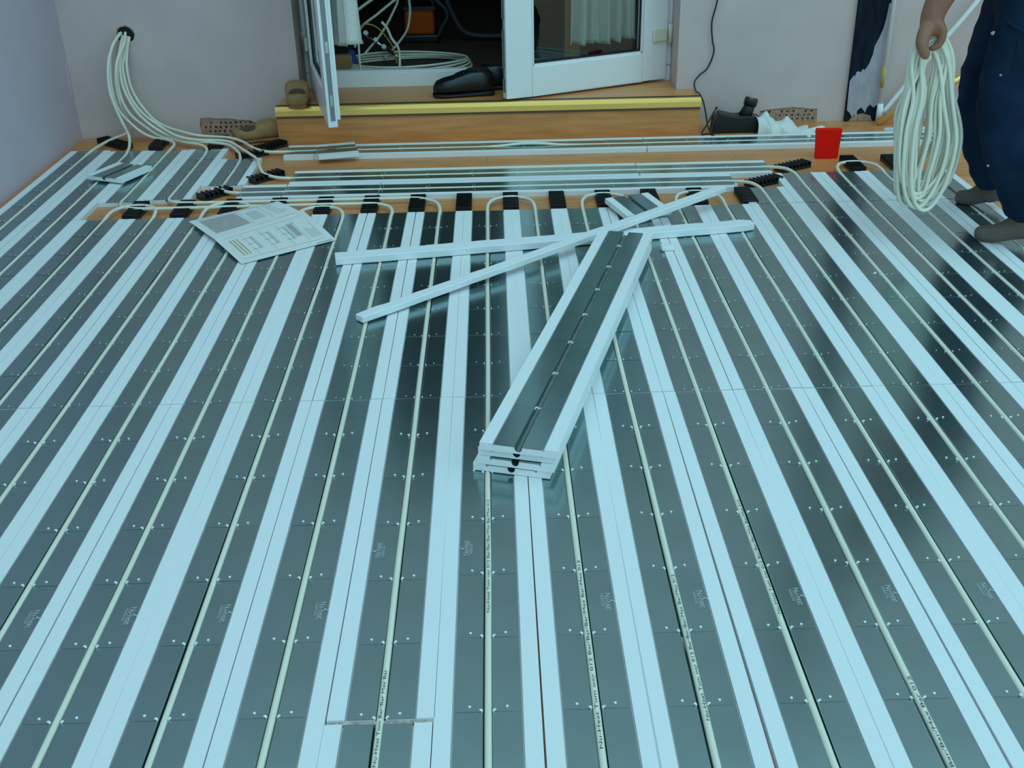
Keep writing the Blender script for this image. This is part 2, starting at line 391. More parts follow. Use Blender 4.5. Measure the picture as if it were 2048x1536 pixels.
def board(label, loc, L, rz=0, detail=0, group='foam heating boards laid side by side over the floor', spare=False, dark=False, first=PIT):
    r = empty('heating_board', loc, rz); tag(r, label, 'heating board', group)
    fo = link('foam', foam_mesh(L), r)
    y = 0.0; i = 0
    while y < L-.012:
        l = min(first if i == 0 else PIT, L-y)
        if L-y-l < .02: l = L-y
        pm = plate_mesh(l-.0003) if (detail or spare) else small_plate_detail(l-.0003)
        p = link('heat_plate', pm, r); p.location = (0, y+l/2, T-.0003)
        p.rotation_euler = (rb.gauss(-.0022, .0022) if not spare else -.0006, rb.gauss(0, .0022) if not spare else 0, 0)
        if detail and l > .05 and (i > 0 or L > 1.2):
            for s in (-1, 1):
                q = link('stud', stud_me, p); q.location = (s*.035+rb.gauss(0, .001), -l/2+.012, 0)
                q = link('tab', tab_me, p); q.location = (s*.0115, -l/2+.002, 0); q.rotation_euler = (0, 0, 0 if s > 0 else PI)
        if spare and i > 0:
            q = link('hook', hook_me, p); q.location = (0, -l/2, -.0015); q.rotation_euler = (0, 0, rb.uniform(-.3, .3))
        y += l; i += 1
    return r
ORD = ['first','second','third','fourth','fifth','sixth','seventh','eighth','ninth','tenth','eleventh','twelfth','thirteenth','fourteenth','fifteenth','sixteenth','seventeenth','eighteenth','nineteenth','twentieth','twenty-first']
GR1 = 'foam heating boards of the near tier'; GR2 = 'foam heating boards of the middle tier'
logo_items = []
for k in range(-10, 11):
    nm = ORD[k+10]
    ang = {2: -.0035, 1: .0008, 0: -.0012, -1: .0, 3: .0010, 4: -.0018, 5: .0015}.get(k, rb.gauss(0, .0007))
    x = .2*k
    if k == -1:
        r = board('heating board with a ragged grey cut end in the near foreground, left of centre', (x+.0012, 1.489, 0), 1.24, .0006, 1, GR1)
        board('loose heating board piece at the bottom edge, abutting the ragged grey cut', (x-.0028, 1.478-1.0, 0), 1.0, -.0008, 1, GR1)
        b = B(); b.box(-BW/2, BW/2, -.0095, -.0002, .001, T-.0045); q = b.build('cut_end', FOAMCUT, r); q['label'] = 'ragged grey cut end'
    else:
        # rotate about the far end so that rows stay closed at the joint
        L = 1.638; yo = 1.09
        px_ = x - math.sin(-ang)*0 + ang*L
        r = board('heating board of the nearest tier, in the %s column from the left wall' % nm, (px_, yo+rb.uniform(-.001, .001), 0), L, ang, 1, GR1)
    logo_items.append((k, r))
    x2 = x+rb.gauss(0, .0007)
    gap = rb.choice([.0015, .002, .003, .0045]) if k > 2 else rb.choice([.001, .0015, .002])
    board('heating board of the middle tier, in the %s column from the left wall' % nm, (x2, 2.73+gap, 0), 1.638-gap, rb.gauss(0, .0006), 0, GR2)
for k in (-10, -9):
    board('heating board of the far tier, in the %s column from the left wall' % ORD[k+10], (.2*k, 4.372, 0), 1.075 if k == -10 else 1.055, 0, 0, 'foam heating boards of the far tier')
for k, y0, y1, lb in ((-8, 4.60, 5.42, 'left one of the two far heating boards cut off square at the corridor'), (-7, 4.625, 5.43, 'right one of the two far heating boards cut off square at the corridor'), (-6, 4.81, 5.24, 'shortest far heating board on the left, its pipe curving off to the right'),
                      (6, 4.375, 4.592, 'short end piece of heating board at the far right, nearest the black angled rails'), (7, 4.375, 4.79, 'cut heating board at the far right, leftmost of those reaching towards the red box'),
                      (8, 4.375, 4.79, 'cut heating board at the far right under the left leg of the last loop'), (9, 4.375, 4.795, 'cut heating board at the far right under the hanging pipe coil'), (10, 4.375, 4.78, 'cut heating board at the far right behind the worker\'s feet')):
    board(lb, (.2*k, y0, 0), y1-y0, 0, 0, 'foam heating boards of the far tier')
HZ = -PI/2
for x0, x1, y, lb in ((-.90, .692, 4.905, 'long cross board, rear one of the middle pair, left part'), (.697, 1.30, 4.90, 'shorter cross board at the right end of the rear one of the middle pair'),
                      (-1.10, -.905, 4.70, 'small cross board at the far left end of the front middle line'), (-.90, -.482, 4.703, 'short cross board second from the left in the front middle line'), (-.478, 1.10, 4.70, 'long cross board in the front middle line, just beyond the pipe loops'),
                      (-1.0, -.852, 5.36, 'short cross board at the left end of the line beside the step'), (-.849, .785, 5.357, 'long cross board lying in front of the wooden step'), (.789, 2.35, 5.357, 'long cross board by the wall passing behind the red box')):
    board(lb, (x0, y, 0), x1-x0, HZ, 0, 'heating boards laid across beside the wall')
# spare boards: a pile of four and three offcuts
A_ = math.atan2(3.81-2.298, .5135-.0765)-PI/2
for i, (dx, dy, da) in enumerate(((-.018, .012, .004), (-.008, .006, -.004), (-.004, .012, .003), (0, 0, 0))):
    lb = ['bottom board of the pile of four spare heating boards', 'second board up in the pile of four spare heating boards', 'third board up in the pile of four spare heating boards', 'top board of the pile of four spare heating boards, its empty groove showing'][i]
    board(lb, (.0765+dx, 2.298+dy, T+.0014+i*(T+.0011)), 1.585, A_+da, 0, 'spare heating boards piled on the floor', spare=True)
board('small offcut of heating board with worn corners lying near the left wall', (-1.755, 4.885, T+.009), .215, -.40, 0, 'offcuts of heating board', spare=True).rotation_euler = (0, 0.0, -.40)
board('small offcut of heating board lying askew on the cross board before the step', (-.835, 5.270, T+.003), .195, HZ+.22, 0, 'offcuts of heating board', spare=True)
o = board('small heating board offcut propped on a pipe loop behind the crossed foam strips', (.655, 4.195, T+.010), .215, .33, 0, 'offcuts of heating board', spare=True); o.rotation_euler = (.045, 0, .33)

# printed logos on the plates
lg1 = text_mesh('Nu-heat', .017); lg2 = text_mesh('UNDERFLOOR', .0062)
def logo(parent_board, x, y, sgn):
    "sgn 1 reads towards the viewer with tops to the right, -1 the other way round"
    b = B()
    def addm(me, ox, oy):
        n = len(b.v); b.v += [(v.co.x+ox, v.co.y+oy, 0) for v in me.vertices]; b.f += [tuple(i+n for i in p.vertices) for p in me.polygons]; b.mi += [0]*len(me.polygons); b.sm += [False]*len(me.polygons)
    addm(lg1, 0, 0); addm(lg2, .004, -.0095)
    b.add([(.022, .010, 0), (.026, .010, 0), (.031, .021, 0), (.029, .021, 0)], [(0, 1, 2, 3)])
    b.box(.002, .058, -.0028, -.0022, 0, .0001)
    me = b.mesh('print', [PRINT]); o = link('printed_logo', me)
    best = min([c for c in parent_board.children if c.name.startswith('heat_plate')], key=lambda c: abs(c.location.y-(y-parent_board.location.y)))
    o.parent = best
    o.location = (x, (y-parent_board.location.y)-best.location.y, -.0001+.0003)
    o.rotation_euler = (0, 0, -PI/2 if sgn > 0 else PI/2)
    o['label'] = 'pale printed logo'
    return o
for k, r in logo_items:
    if k in (-1, 0): logo(r, -.044, 1.979, -1)
    elif -6 <= k <= 7: logo(r, .046, 1.835 if k > 0 else 1.832, 1)

# ------------------------------------------------------------------ pipes
rp = random.Random(5)
def col_pts(x, y0, y1):
    n = max(2, int(abs(y1-y0)/.28)); return [(x+rp.gauss(0, .0006), y0+(y1-y0)*i/n, PZ) for i in range(n+1)]
def make_pipe(name_label, pts, group='cream heating pipes in the board grooves', text=None):
    b = B(); b.tube(crom(pts, 6), PR, 10); o = b.build('heating_pipe', PIPE); tag(o, name_label, 'pipe', group)
    for (x, y0, y1, s) in (text or []):
        me = text_mesh(s, .0088); me.materials.append(INK)
        q = link('printed_marking', me, o); w = max(v.co.x for v in me.vertices)
        sc = (y1-y0)/w
        for v in me.vertices: v.co.x *= sc; v.co.y -= .003; v.co.z = .0075-math.sqrt(max(0, .0075**2-v.co.y**2))
        for v in me.vertices: v.co.z = -v.co.z
        q.location = (x, y0, PZ+PR+.0004); q.rotation_euler = (0, 0, PI/2); q['label'] = 'black printed lettering'
    return o
Y0 = 1.05
def uloop(k1, k2, top, lab, zt=.024, text=None):
    x1, x2 = .2*k1, .2*k2; c = (x1+x2)/2; h = (x2-x1)/2
    up_ = col_pts(x1, Y0, top-.19)
    arc = [(x1+.001, top-.12, .020), (x1+h*.10, top-.07, zt), (x1+h*.38, top-.022, zt), (c, top, zt), (x2-h*.38, top-.022, zt), (x2-h*.10, top-.07, zt), (x2-.001, top-.12, .020)]
    return make_pipe(lab, up_+arc+col_pts(x2, top-.19, Y0), text=text)
P1 = 'Nu-Heat Tom oxy 012 Bar/Bar/Bar/Max Bar/Max 012'
uloop(-8, -7, 4.535, 'cream pipe bent in a loop, the leftmost loop in the corridor')
uloop(-6, -5, 4.545, 'cream pipe bent in a loop that passes under the open leaflet')
uloop(-4, -3, 4.455, 'cream pipe bent in a loop just right of the open leaflet')
uloop(0, 1, 4.53, 'cream pipe loop in the middle, its left leg running straight towards the viewer', text=[(0, 1.78, 2.2, P1), (.2, 1.40, 1.95, P1)])
uloop(2, 3, 4.545, 'cream pipe bent in a loop beside the propped board offcut', text=[(.4, 1.46, 1.89, P1), (.6, 1.75, 2.17, P1)])
uloop(4, 5, 4.545, 'cream pipe bent in a loop beneath the ends of the two foam strips', text=[(.8, 1.335, 1.56, 'Bar/Bar/Max Bar 012')])
uloop(8, 9, 4.93, 'cream pipe bent in a loop just below the red box')
b3 = [(-1.854,5.767,.535),(-1.879,5.69,.483),(-1.884,5.62,.403),(-1.886,5.59,.286),(-1.874,5.6,.187),(-1.834,5.62,.114),(-1.786,5.63,.061),(-1.733,5.64,.03),(-1.642,5.58,.03),(-1.597,5.519,.025),(-1.597,5.42,.019)]
make_pipe('cream pipe from the wall hole following the near side of the corridor, bending second',
          b3+col_pts(-1.6, 5.34, 4.70)+[(-1.6, 4.62, .0155), (-1.585, 4.555, .020), (-1.54, 4.505, .024), (-1.45, 4.487, .024)]+[(x, 4.487, .024) for x in (-1.2, -.9, -.7, -.56)]+[(-.47, 4.478, .024), (-.415, 4.44, .022), (-.399, 4.38, .018)]+col_pts(-.4, 4.32, Y0), 'cream pipes fanning out of the wall hole')
b4 = [(-1.841,5.767,.524),(-1.851,5.7,.451),(-1.861,5.64,.362),(-1.858,5.62,.249),(-1.829,5.63,.156),(-1.765,5.65,.082),(-1.69,5.627,.04),(-1.558,5.544,.03),(-1.451,5.474,.03),(-1.406,5.406,.025),(-1.4,5.34,.018)]
make_pipe('cream pipe from the wall hole following the far side of the corridor to mid-floor',
          b4+col_pts(-1.4, 5.28, 4.72)+[(-1.4, 4.65, .0155), (-1.385, 4.60, .020), (-1.34, 4.562, .024), (-1.25, 4.552, .024)]+[(x, 4.548, .024) for x in (-1.0, -.7, -.45, -.34)]+[(-.27, 4.53, .024), (-.215, 4.475, .022), (-.199, 4.39, .018)]+col_pts(-.2, 4.32, Y0), 'cream pipes fanning out of the wall hole', text=[(-.2, 1.373, 1.618, 'Nu-Heat Tom Bar/Bar Max Bar')])
b5 = [(-1.829,5.767,.52),(-1.843,5.71,.449),(-1.847,5.65,.374),(-1.837,5.63,.276),(-1.796,5.63,.171),(-1.737,5.64,.095),(-1.643,5.6,.05),(-1.518,5.539,.035),(-1.388,5.491,.035),(-1.308,5.461,.03),(-1.236,5.339,.027),(-1.206,5.24,.019),(-1.2,5.12,PZ),(-1.2,4.88,PZ),(-1.195,4.78,.019),(-1.17,4.72,.02),(-1.12,4.703,.017)]
make_pipe('cream pipe from the wall hole running along the front line of middle cross boards',
          b5+[(x, 4.70, PZ) for x in (-1.05, -.7, -.3, .1, .5, .9, 1.06)]+[(1.12, 4.685, .019), (1.165, 4.645, .024), (1.19, 4.585, .022), (1.199, 4.52, .016)]+col_pts(1.2, 4.46, Y0), 'cream pipes fanning out of the wall hole')
b6 = [(-1.816,5.767,.519),(-1.833,5.72,.44),(-1.839,5.67,.377),(-1.824,5.65,.256),(-1.78,5.65,.165),(-1.719,5.66,.101),(-1.593,5.557,.06),(-1.474,5.518,.045),(-1.358,5.499,.045),(-1.294,5.469,.04),(-1.211,5.345,.036),(-1.114,5.177,.037),(-1.079,5.063,.035),(-1.041,4.963,.026),(-.977,4.916,.020),(-.909,4.907,.016)]
make_pipe('cream pipe from the wall hole running along the rear line of middle cross boards',
          b6+[(x, 4.905, PZ) for x in (-.86, -.5, -.1, .3, .7, 1.0, 1.24)]+[(1.31, 4.893, .019), (1.365, 4.85, .024), (1.392, 4.79, .022), (1.399, 4.70, .016)]+col_pts(1.4, 4.64, Y0), 'cream pipes fanning out of the wall hole')
b7 = [(-1.809,5.767,.516),(-1.819,5.73,.46),(-1.824,5.69,.38),(-1.815,5.68,.272),(-1.772,5.68,.173),(-1.696,5.68,.088),(-1.524,5.58,.06),(-1.428,5.579,.045),(-1.329,5.566,.04),(-1.254,5.526,.03),(-1.174,5.413,.025),(-1.097,5.35,.022),(-1.002,5.35,.018)]
make_pipe('rightmost cream pipe from the wall hole, running in front of the step',
          b7+[(x, 5.357, PZ) for x in (-.9, -.5, -.1)]+[(.05, 5.357, .019), (.17, 5.362, .028), (.28, 5.362, .026), (.4, 5.358, .017)]+[(x, 5.357, PZ) for x in (.7, 1.2, 1.7, 2.3)], 'cream pipes fanning out of the wall hole')
b1 = [(-1.825,5.767,.538),(-1.821,5.7,.494),(-1.844,5.62,.424),(-1.861,5.6,.327),(-1.869,5.62,.227),(-1.862,5.66,.142),(-1.86,5.69,.08),(-1.895,5.70,.04),(-1.955,5.60,.030),(-1.988,5.46,.024),(-1.999,5.38,.017)]
make_pipe('cream pipe from the wall hole turning back to the column against the left wall', b1+col_pts(-2.0, 5.30, Y0), 'cream pipes fanning out of the wall hole')
b2 = [(-1.846,5.767,.538),(-1.866,5.68,.499),(-1.882,5.6,.421),(-1.891,5.57,.305),(-1.874,5.56,.204),(-1.85,5.56,.12),(-1.835,5.565,.06),(-1.818,5.50,.032),(-1.806,5.43,.024),(-1.8,5.36,.017)]
make_pipe('cream pipe from the wall hole dropping straight to the second column from the left wall', b2+col_pts(-1.8, 5.28, Y0), 'cream pipes fanning out of the wall hole')
make_pipe('cream pipe with a free end behind the worker\'s shin, rightmost column', [(2.0, 4.41, PZ+.004)]+col_pts(2.0, 4.33, Y0))
# the hole in the wall: a dark socket with broken rim
ho = empty('pipe_hole', (-1.826, WY_, .528)); tag(ho, 'ragged dark hole in the wall where the pipes come through', 'wall hole')
rh = random.Random(9)
rim = [(math.cos(a)*(.045+rh.uniform(-.005, .006)), math.sin(a)*(.040+rh.uniform(-.004, .006))) for a in [2*PI*i/18 for i in range(18)]]
b = B(); b.prism(rim, -.0015, 0, 'y'); b.build('cavity', DARKHOLE, ho)
b = B()
b.prism([(x*1.12, z*1.1) for x, z in rim[1:9]]+[(x*.98, z*.98) for x, z in rim[8:0:-1]], -.003, 0, 'y'); b.build('broken_rim', BRICK, ho)

# ------------------------------------------------------------------ black clip rails
def rail_mesh(L, wd=.066):
    b = B(); b.box(-wd/2, wd/2, -L/2, L/2, 0, .0065)
    n = int(L/.0215); 
    for i in range(n+1):
        y = -L/2+.003+i*(L-.006)/n; b.box(-wd/2, wd/2, y-.0028, y+.0028, .0065, .0285)
        b.box(-wd/2, wd/2, y-.0045, y+.0045, .0255, .0285)
    for x in (-wd/2+.002, wd/2-.002): b.box(x-.002, x+.002, -L/2, L/2, .0065, .0125)
    return b.mesh('rail', [CLIP])
rail_c = {}
def rail(x, y, L, a, label, z=0):
    if L not in rail_c: rail_c[L] = rail_mesh(L)
    o = link('clip_rail', rail_c[L]); o.location = (x, y, z); o.rotation_euler = (0, 0, a); tag(o, label, 'clip rail', 'black pipe clip rails'); return o
cor = {-1.5: 'holding the leftmost pipe loop', -1.3: 'under two straight pipes, second from the left', -1.1: 'under the loop passing beneath the leaflet', -.9: 'just past the top corner of the leaflet', -.7: 'under the pipe loop right of the leaflet', -.5: 'where the near corridor pipe starts to bend', -.3: 'where the far corridor pipe starts to bend', -.1: 'bare, left of the middle loop', .1: 'under the middle pipe loop', .3: 'bare, right of the middle loop', .5: 'under the loop beside the propped offcut', .7: 'behind the right corner of the propped offcut', .9: 'under the tip of the diagonal foam strip', 1.11: 'left of the short end board'}
for x, t_ in cor.items():
    rail(x, 4.49 if x < 1.1 else 4.485, .19, 0, 'black ribbed clip rail in the corridor, '+t_)
for x, y, L, a, t_ in ((1.42, 4.92, .17, -1.05, 'black clip rail set askew at the end of the rear middle cross line'), (1.235, 4.70, .17, -1.05, 'black clip rail set askew at the end of the front middle cross line'),
        (1.70, 4.925, .2, 0, 'black clip rail under the loop below the red box'), (1.895, 4.93, .19, 0, 'black clip rail left of the hanging pipe coil'), (-1.93, 5.61, .23, .85, 'black clip rail by the corner of the left wall'),
        (-1.69, 5.565, .15, 0, 'black clip rail below the pipe bundle, third from the left'), (-1.385, 5.57, .19, 0, 'black clip rail under three pipes in front of the left vent'), (-1.17, 5.345, .15, -.95, 'black clip rail beside the shortest far board, nearer one'),
        (-1.10, 5.485, .16, -.75, 'black clip rail beside the lower tan slipper'), (-1.03, 4.955, .17, -.75, 'black clip rail set askew left of the rear middle cross line'), (-1.215, 4.715, .15, -.75, 'black clip rail set askew left of the front middle cross line')):
    rail(x, y, L, a, t_)

# ------------------------------------------------------------------ long foam strips
def strip(label, p0, p1, wd, h, seed):
    r = random.Random(seed); p0 = Vector(p0); p1 = Vector(p1); d = p1-p0; L = d.length; n = 44; vs = []; fs = []
    prof = [(-wd/2, 0), (wd/2, 0), (wd/2, h), (-wd/2, h)]
    for i in range(n+1):
        t = i/n; taper = 1 if t < .97 else 1-.35*(t-.97)/.03
        for (a, c) in prof: vs.append((t*L, a*taper+r.uniform(-.0012, .0012), c+(r.uniform(-.0012, .0008) if c else 0)))
    for i in range(n):
        for k in range(4): fs.append((i*4+k, i*4+(k+1) % 4, i*4+4+(k+1) % 4, i*4+4+k))
    fs += [(0, 1, 2, 3), (n*4+3, n*4+2, n*4+1, n*4)]
    me = me_from(vs, fs, 'strip'); me.materials.append(FOAM); o = link('foam_strip', me); o.location = p0
    o.rotation_mode = 'QUATERNION'; o.rotation_quaternion = Vector((1, 0, 0)).rotation_difference(d.normalized())
    bevel(o, .002, 1)
    return tag(o, label, 'foam strip', 'foam offcut strips lying across the boards')
strip('wide white foam strip lying nearly level across the boards behind the pile', (-.565, 3.805, T+.002), (1.045, 4.065, T+.002), .066, .028, 1)
strip('thin white foam strip lying diagonally on top of the other strip', (-.420, 3.262, T+.003), (.985, 4.365, T+.060), .044, .022, 2)
b = B(); b.box(0, .05, 0, .035, 0, .018); o = b.build('foam_scrap', FOAM); o.location = (.655, 3.835, T+.001); o.rotation_euler = (0, 0, .1); bevel(o, .004); tag(o, 'small white foam scrap beside the far end of the pile of boards', 'foam scrap')

# ------------------------------------------------------------------ leaflet
lf = empty('instruction_leaflet', (-.92, 4.15, .03)); tag(lf, 'open printed instruction leaflet with line drawings lying on the boards', 'leaflet')
def page(name, c, bow, rise):
    "c: four corners a,b,c,d (a->b and d->c along the fold direction); edge d-c is the fold"
    a, b_, c_, d = [Vector(q) for q in c]; n = 12; vs = []; fs = []
    for s in range(2):
        for i in range(n+1):
            for j in range(n+1):
                u, v = i/n, j/n
                p = (a*(1-u)+b_*u)*(1-v)+(d*(1-u)+c_*u)*v
                p.z += bow*math.sin(PI*v)*(.7+.3*u)+rise*(v**3)*(1-.3*u)-s*.0008
                vs.append(p-Vector(lf.location))
    m = (n+1)**2
    for s in range(2):
        for i in range(n):
            for j in range(n): q = s*m+i*(n+1)+j; fs.append((q, q+1, q+n+2, q+n+1))
    for i in range(n):
        for q, w_ in ((i, i+1),): fs.append((q, w_, m+w_, m+q)); q2 = n*(n+1); fs.append((q2+q, q2+w_, m+q2+w_, m+q2+q))
        q, w_ = i*(n+1), (i+1)*(n+1); fs.append((q, w_, m+w_, m+q)); fs.append((q+n, w_+n, m+w_+n, m+q+n))
    me = me_from(vs, fs, name, False); me.materials.append(PAPER)
    o = link(name, me, lf)
    def at(u, v, dz=.0006):
        p = (a*(1-u)+b_*u)*(1-v)+(d*(1-u)+c_*u)*v; p.z += bow*math.sin(PI*v)*(.7+.3*u)+rise*(v**3)*(1-.3*u)+dz
        return p-Vector(lf.location)
    return o, at
z0 = .032
pA, atA = page('page', [(-1.225,4.288,z0),(-.893,4.487,z0+.012),(-.778,4.345,z0+.006),(-1.066,4.043,z0)], .004, .010)
pB, atB = page('page', [(-.914,3.806,z0-.006),(-.592,4.040,z0-.006),(-.765,4.352,z0+.006),(-1.066,4.043,z0)], .006, .010)
def ribbon(b, at, pts, wd, mi=0):
    "flat printed line on the page through uv points"
    for (u0_, v0_), (u1_, v1_) in zip(pts[:-1], pts[1:]):
        m_ = 6
        for i in range(m_):
            a = at(u0_+(u1_-u0_)*i/m_, v0_+(v1_-v0_)*i/m_); c = at(u0_+(u1_-u0_)*(i+1)/m_, v0_+(v1_-v0_)*(i+1)/m_)
            t = (c-a); t.z = 0
            if t.length < 1e-6: continue
            s = Vector((-t.y, t.x, 0)).normalized()*wd/2
            b.add([a-s, a+s, c+s, c-s], [(0, 1, 2, 3)], mi)
def patchuv(b, at, u0_, u1_, v0_, v1_, mi=0):
    n = 8
    for i in range(n):
        for j in range(n):
            q = [at(u0_+(u1_-u0_)*x/n, v0_+(v1_-v0_)*y/n) for x, y in ((i, j), (i+1, j), (i+1, j+1), (i, j+1))]; b.add(q, [(0, 1, 2, 3)], mi)
b = B(); patchuv(b, atA, .08, .47, .12, .82); b.build('photo_print', PAPERG, pA)
b = B()
rr = random.Random(4)
for i in range(9):
    v = .14+i*.075; ribbon(b, atA, [(.78, v), (.78+rr.uniform(.08, .16), v)], .0016)
for i in range(5): ribbon(b, atA, [(.56+i*.025, .25), (.54+i*.03, .75)], .0018)
for i in range(4): ribbon(b, atA, [(.53, .34+i*.11), (.70, .30+i*.12)], .0014)
ribbon(b, atA, [(.50, .08), (.50, .85)], .0012); ribbon(b, atA, [(.73, .08), (.73, .85)], .0012)
ribbon(b, atA, [(.08, .06), (.95, .06)], .003)
b.build('line_drawing', mat('dark_grey_ink', (.20, .22, .24), .7), pA)
b = B()
for u in (.30, .48, .66): # bracket shaped details
    ribbon(b, atB, [(u, .30), (u, .72)], .003); ribbon(b, atB, [(u+.02, .30), (u+.02, .72)], .0014)
    for v in (.32, .5, .70): ribbon(b, atB, [(u-.005, v), (u-.085, v)], .0022)
for v in (.12, .88): ribbon(b, atB, [(.06, v), (.93, v)], .0012)
for u in (.24, .42, .61, .78): ribbon(b, atB, [(u, .15), (u, .85)], .001)
for i in range(7): ribbon(b, atB, [(.82+i*.018, .2), (.82+i*.018, .2+rr.uniform(.2, .5))], .0011)
ribbon(b, atB, [(.80, .03), (.97, .03)], .005)
b.build('line_drawing', MT['dark_grey_ink'], pB)
b = B()
for i in range(3): ribbon(b, atB, [(.10+i*.035, .22), (.10+i*.035, .78)], .006)
ribbon(b, atB, [(.70, .74), (.79, .74)], .005)
b.build('tan_drawing', PAPERT, pB)
b = B(); patchuv(b, atB, .70, .76, .34, .72); b.build('photo_print', PAPERG, pB)

# ------------------------------------------------------------------ air-brick patches where plaster has fallen off
def vent(label, outline, rows, seed):
    r = empty('air_brick', (outline[0][0], WY_, 0)); tag(r, label, 'air brick', 'broken plaster patches showing air bricks')
    ox = outline[0][0]
    b = B(); b.prism([(x-ox, z) for x, z in outline], -.0018, 0, 'y'); b.build('brick_face', BRICK, r)
    b = B(); rn = random.Random(seed)
    for z, x0, x1, n in rows:
        for i in range(n):
            if rn.random() < .12: continue
            x = x0+(x1-x0)*i/(n-1)-ox+rn.uniform(-.002, .002); rr_ = rn.uniform(.0042, .0062)
            b.prism([(x+rr_*math.cos(a), z+rr_*math.sin(a)) for a in [2*PI*k/8 for k in range(8)]], -.0026, -.0012, 'y')
    q = b.build('vent_holes', DARKHOLE, r); q['kind'] = 'stuff'
    b = B(); pts = [(x-ox, -.002, z) for x, z in outline if z > .03]
    b.tube(pts, .0028, 6); b.build('plaster_edge', mat('broken_plaster', (.30, .2, .14), .95, noise=.3, nscale=60), r)
vent('broken patch of wall plaster with rows of small vent holes left of the step', [(-1.515,.002),(-1.518,.05),(-1.510,.093),(-1.47,.094),(-1.42,.088),(-1.37,.089),(-1.31,.080),(-1.25,.075),(-1.22,.06),(-1.20,.045),(-1.20,.002)], [(.068,-1.46,-1.25,9),(.046,-1.49,-1.25,10),(.024,-1.47,-1.26,9)], 2)
vent('broken patch of wall plaster with vent holes behind the white rag', [(1.45,.002),(1.455,.06),(1.50,.068),(1.56,.072),(1.62,.077),(1.68,.073),(1.72,.066),(1.758,.066),(1.762,.002)], [(.058,1.47,1.73,9),(.038,1.50,1.72,8),(.018,1.60,1.74,6)], 5)

# ------------------------------------------------------------------ slippers, shoes
def lofted(b, secs, mi=0, n=20):
    "secs: list of (center, halfwidth, z0, z1, exponent) along local x; closed tube of superellipse-like sections"
    vs = []
    for (x, yc, hw, zl, zh) in secs:
        zc = (zl+zh)/2
        for k in range(n):
            a = 2*PI*k/n; c, s = math.cos(a), math.sin(a)
            vs.append((x, yc+hw*math.copysign(abs(c)**.75, c), zc+(zh-zl)/2*math.copysign(abs(s)**.75, s)))
    m = len(secs); fs = [(i*n+k, i*n+(k+1) % n, (i+1)*n+(k+1) % n, (i+1)*n+k) for i in range(m-1) for k in range(n)]
    fs += [tuple(range(n)), tuple(range(m*n-1, (m-1)*n-1, -1))]
    b.add(vs, fs, mi, True)
def slipper(label, loc, rot):
    r = empty('slipper', loc); r.rotation_euler = rot; r.scale = (1.08, 1.28, 1.25); tag(r, label, 'slipper', 'pair of tan slippers')
    # toe towards +x
    b = B(); lofted(b, [(-.135,0,.020,0,.014),(-.125,0,.034,0,.018),(-.07,0,.038,0,.018),(0,.002,.038,0,.018),(.06,.002,.045,0,.018),(.11,0,.038,0,.018),(.135,0,.020,0,.016)]); b.build('sole', TAN, r)
    b = B(); lofted(b, [(-.145,0,.022,.014,.052),(-.130,0,.041,.012,.058),(-.08,0,.044,.012,.054),(-.045,0,.046,.012,.058),(-.01,.001,.048,.012,.082),(.04,.002,.050,.012,.086),(.085,.002,.047,.012,.070),(.12,0,.036,.012,.048),(.14,0,.018,.014,.032)])
    o = b.build('upper', TAN, r)
    b = B(); b.ball((0, 0, 0), (.050, .033, .009), 18, 8, 0); o = b.build('opening', TAN2, r); o.location = (-.072, 0, .0545); o.rotation_euler = (0, -.10, 0); o['label'] = 'dark open top'
slipper('tan slipper with a dark open top standing on the left corner of the step', (-.965, 5.655, .1905), (0, 0, PI/2+.12))
slipper('tan slipper lying on the floor below the left end of the step', (-1.165, 5.655, .0), (0, 0, .35))
def shoe(label, loc, a):
    r = empty('shoe', loc, a); tag(r, label, 'shoe', 'pair of black shoes on the step'); r.scale = (1.05, 1.12, 1.15)
    b = B(); lofted(b, [(-.15,0,.024,0,.026),(-.13,0,.036,0,.026),(-.06,0,.036,0,.022),(.02,0,.040,0,.018),(.09,0,.050,0,.018),(.135,0,.040,0,.020),(.155,0,.018,.004,.020)]); b.build('sole', RUBBER, r)
    b = B(); lofted(b, [(-.145,0,.026,.02,.095),(-.125,0,.042,.018,.115),(-.08,0,.046,.018,.118),(-.03,0,.047,.018,.114),(.01,0,.050,.018,.104),(.05,0,.054,.018,.092),(.10,0,.054,.018,.082),(.135,0,.043,.018,.070),(.152,0,.024,.02,.050)]); b.build('upper', SHOE, r)
    b = B(); b.ball((0, 0, 0), (.058, .031, .012), 18, 8); o = b.build('opening', SHOE2, r); o.location = (-.070, 0, .1145)
    b = B()
    for i in range(4): x = .0+i*.018; z = .110-i*.0062; b.tube([(x, -.026, z-.008), (x+.004, 0, z+.002), (x, .026, z-.008)], .0022, 6)
    b.build('laces', RUBBER, r)
shoe('black shoe on the step, toe pointing left, the nearer of the pair', (-.115, 5.735, .187), PI+.10)
shoe('black shoe on the step against the threshold, the farther of the pair', (-.025, 5.885, .187), PI-.06)

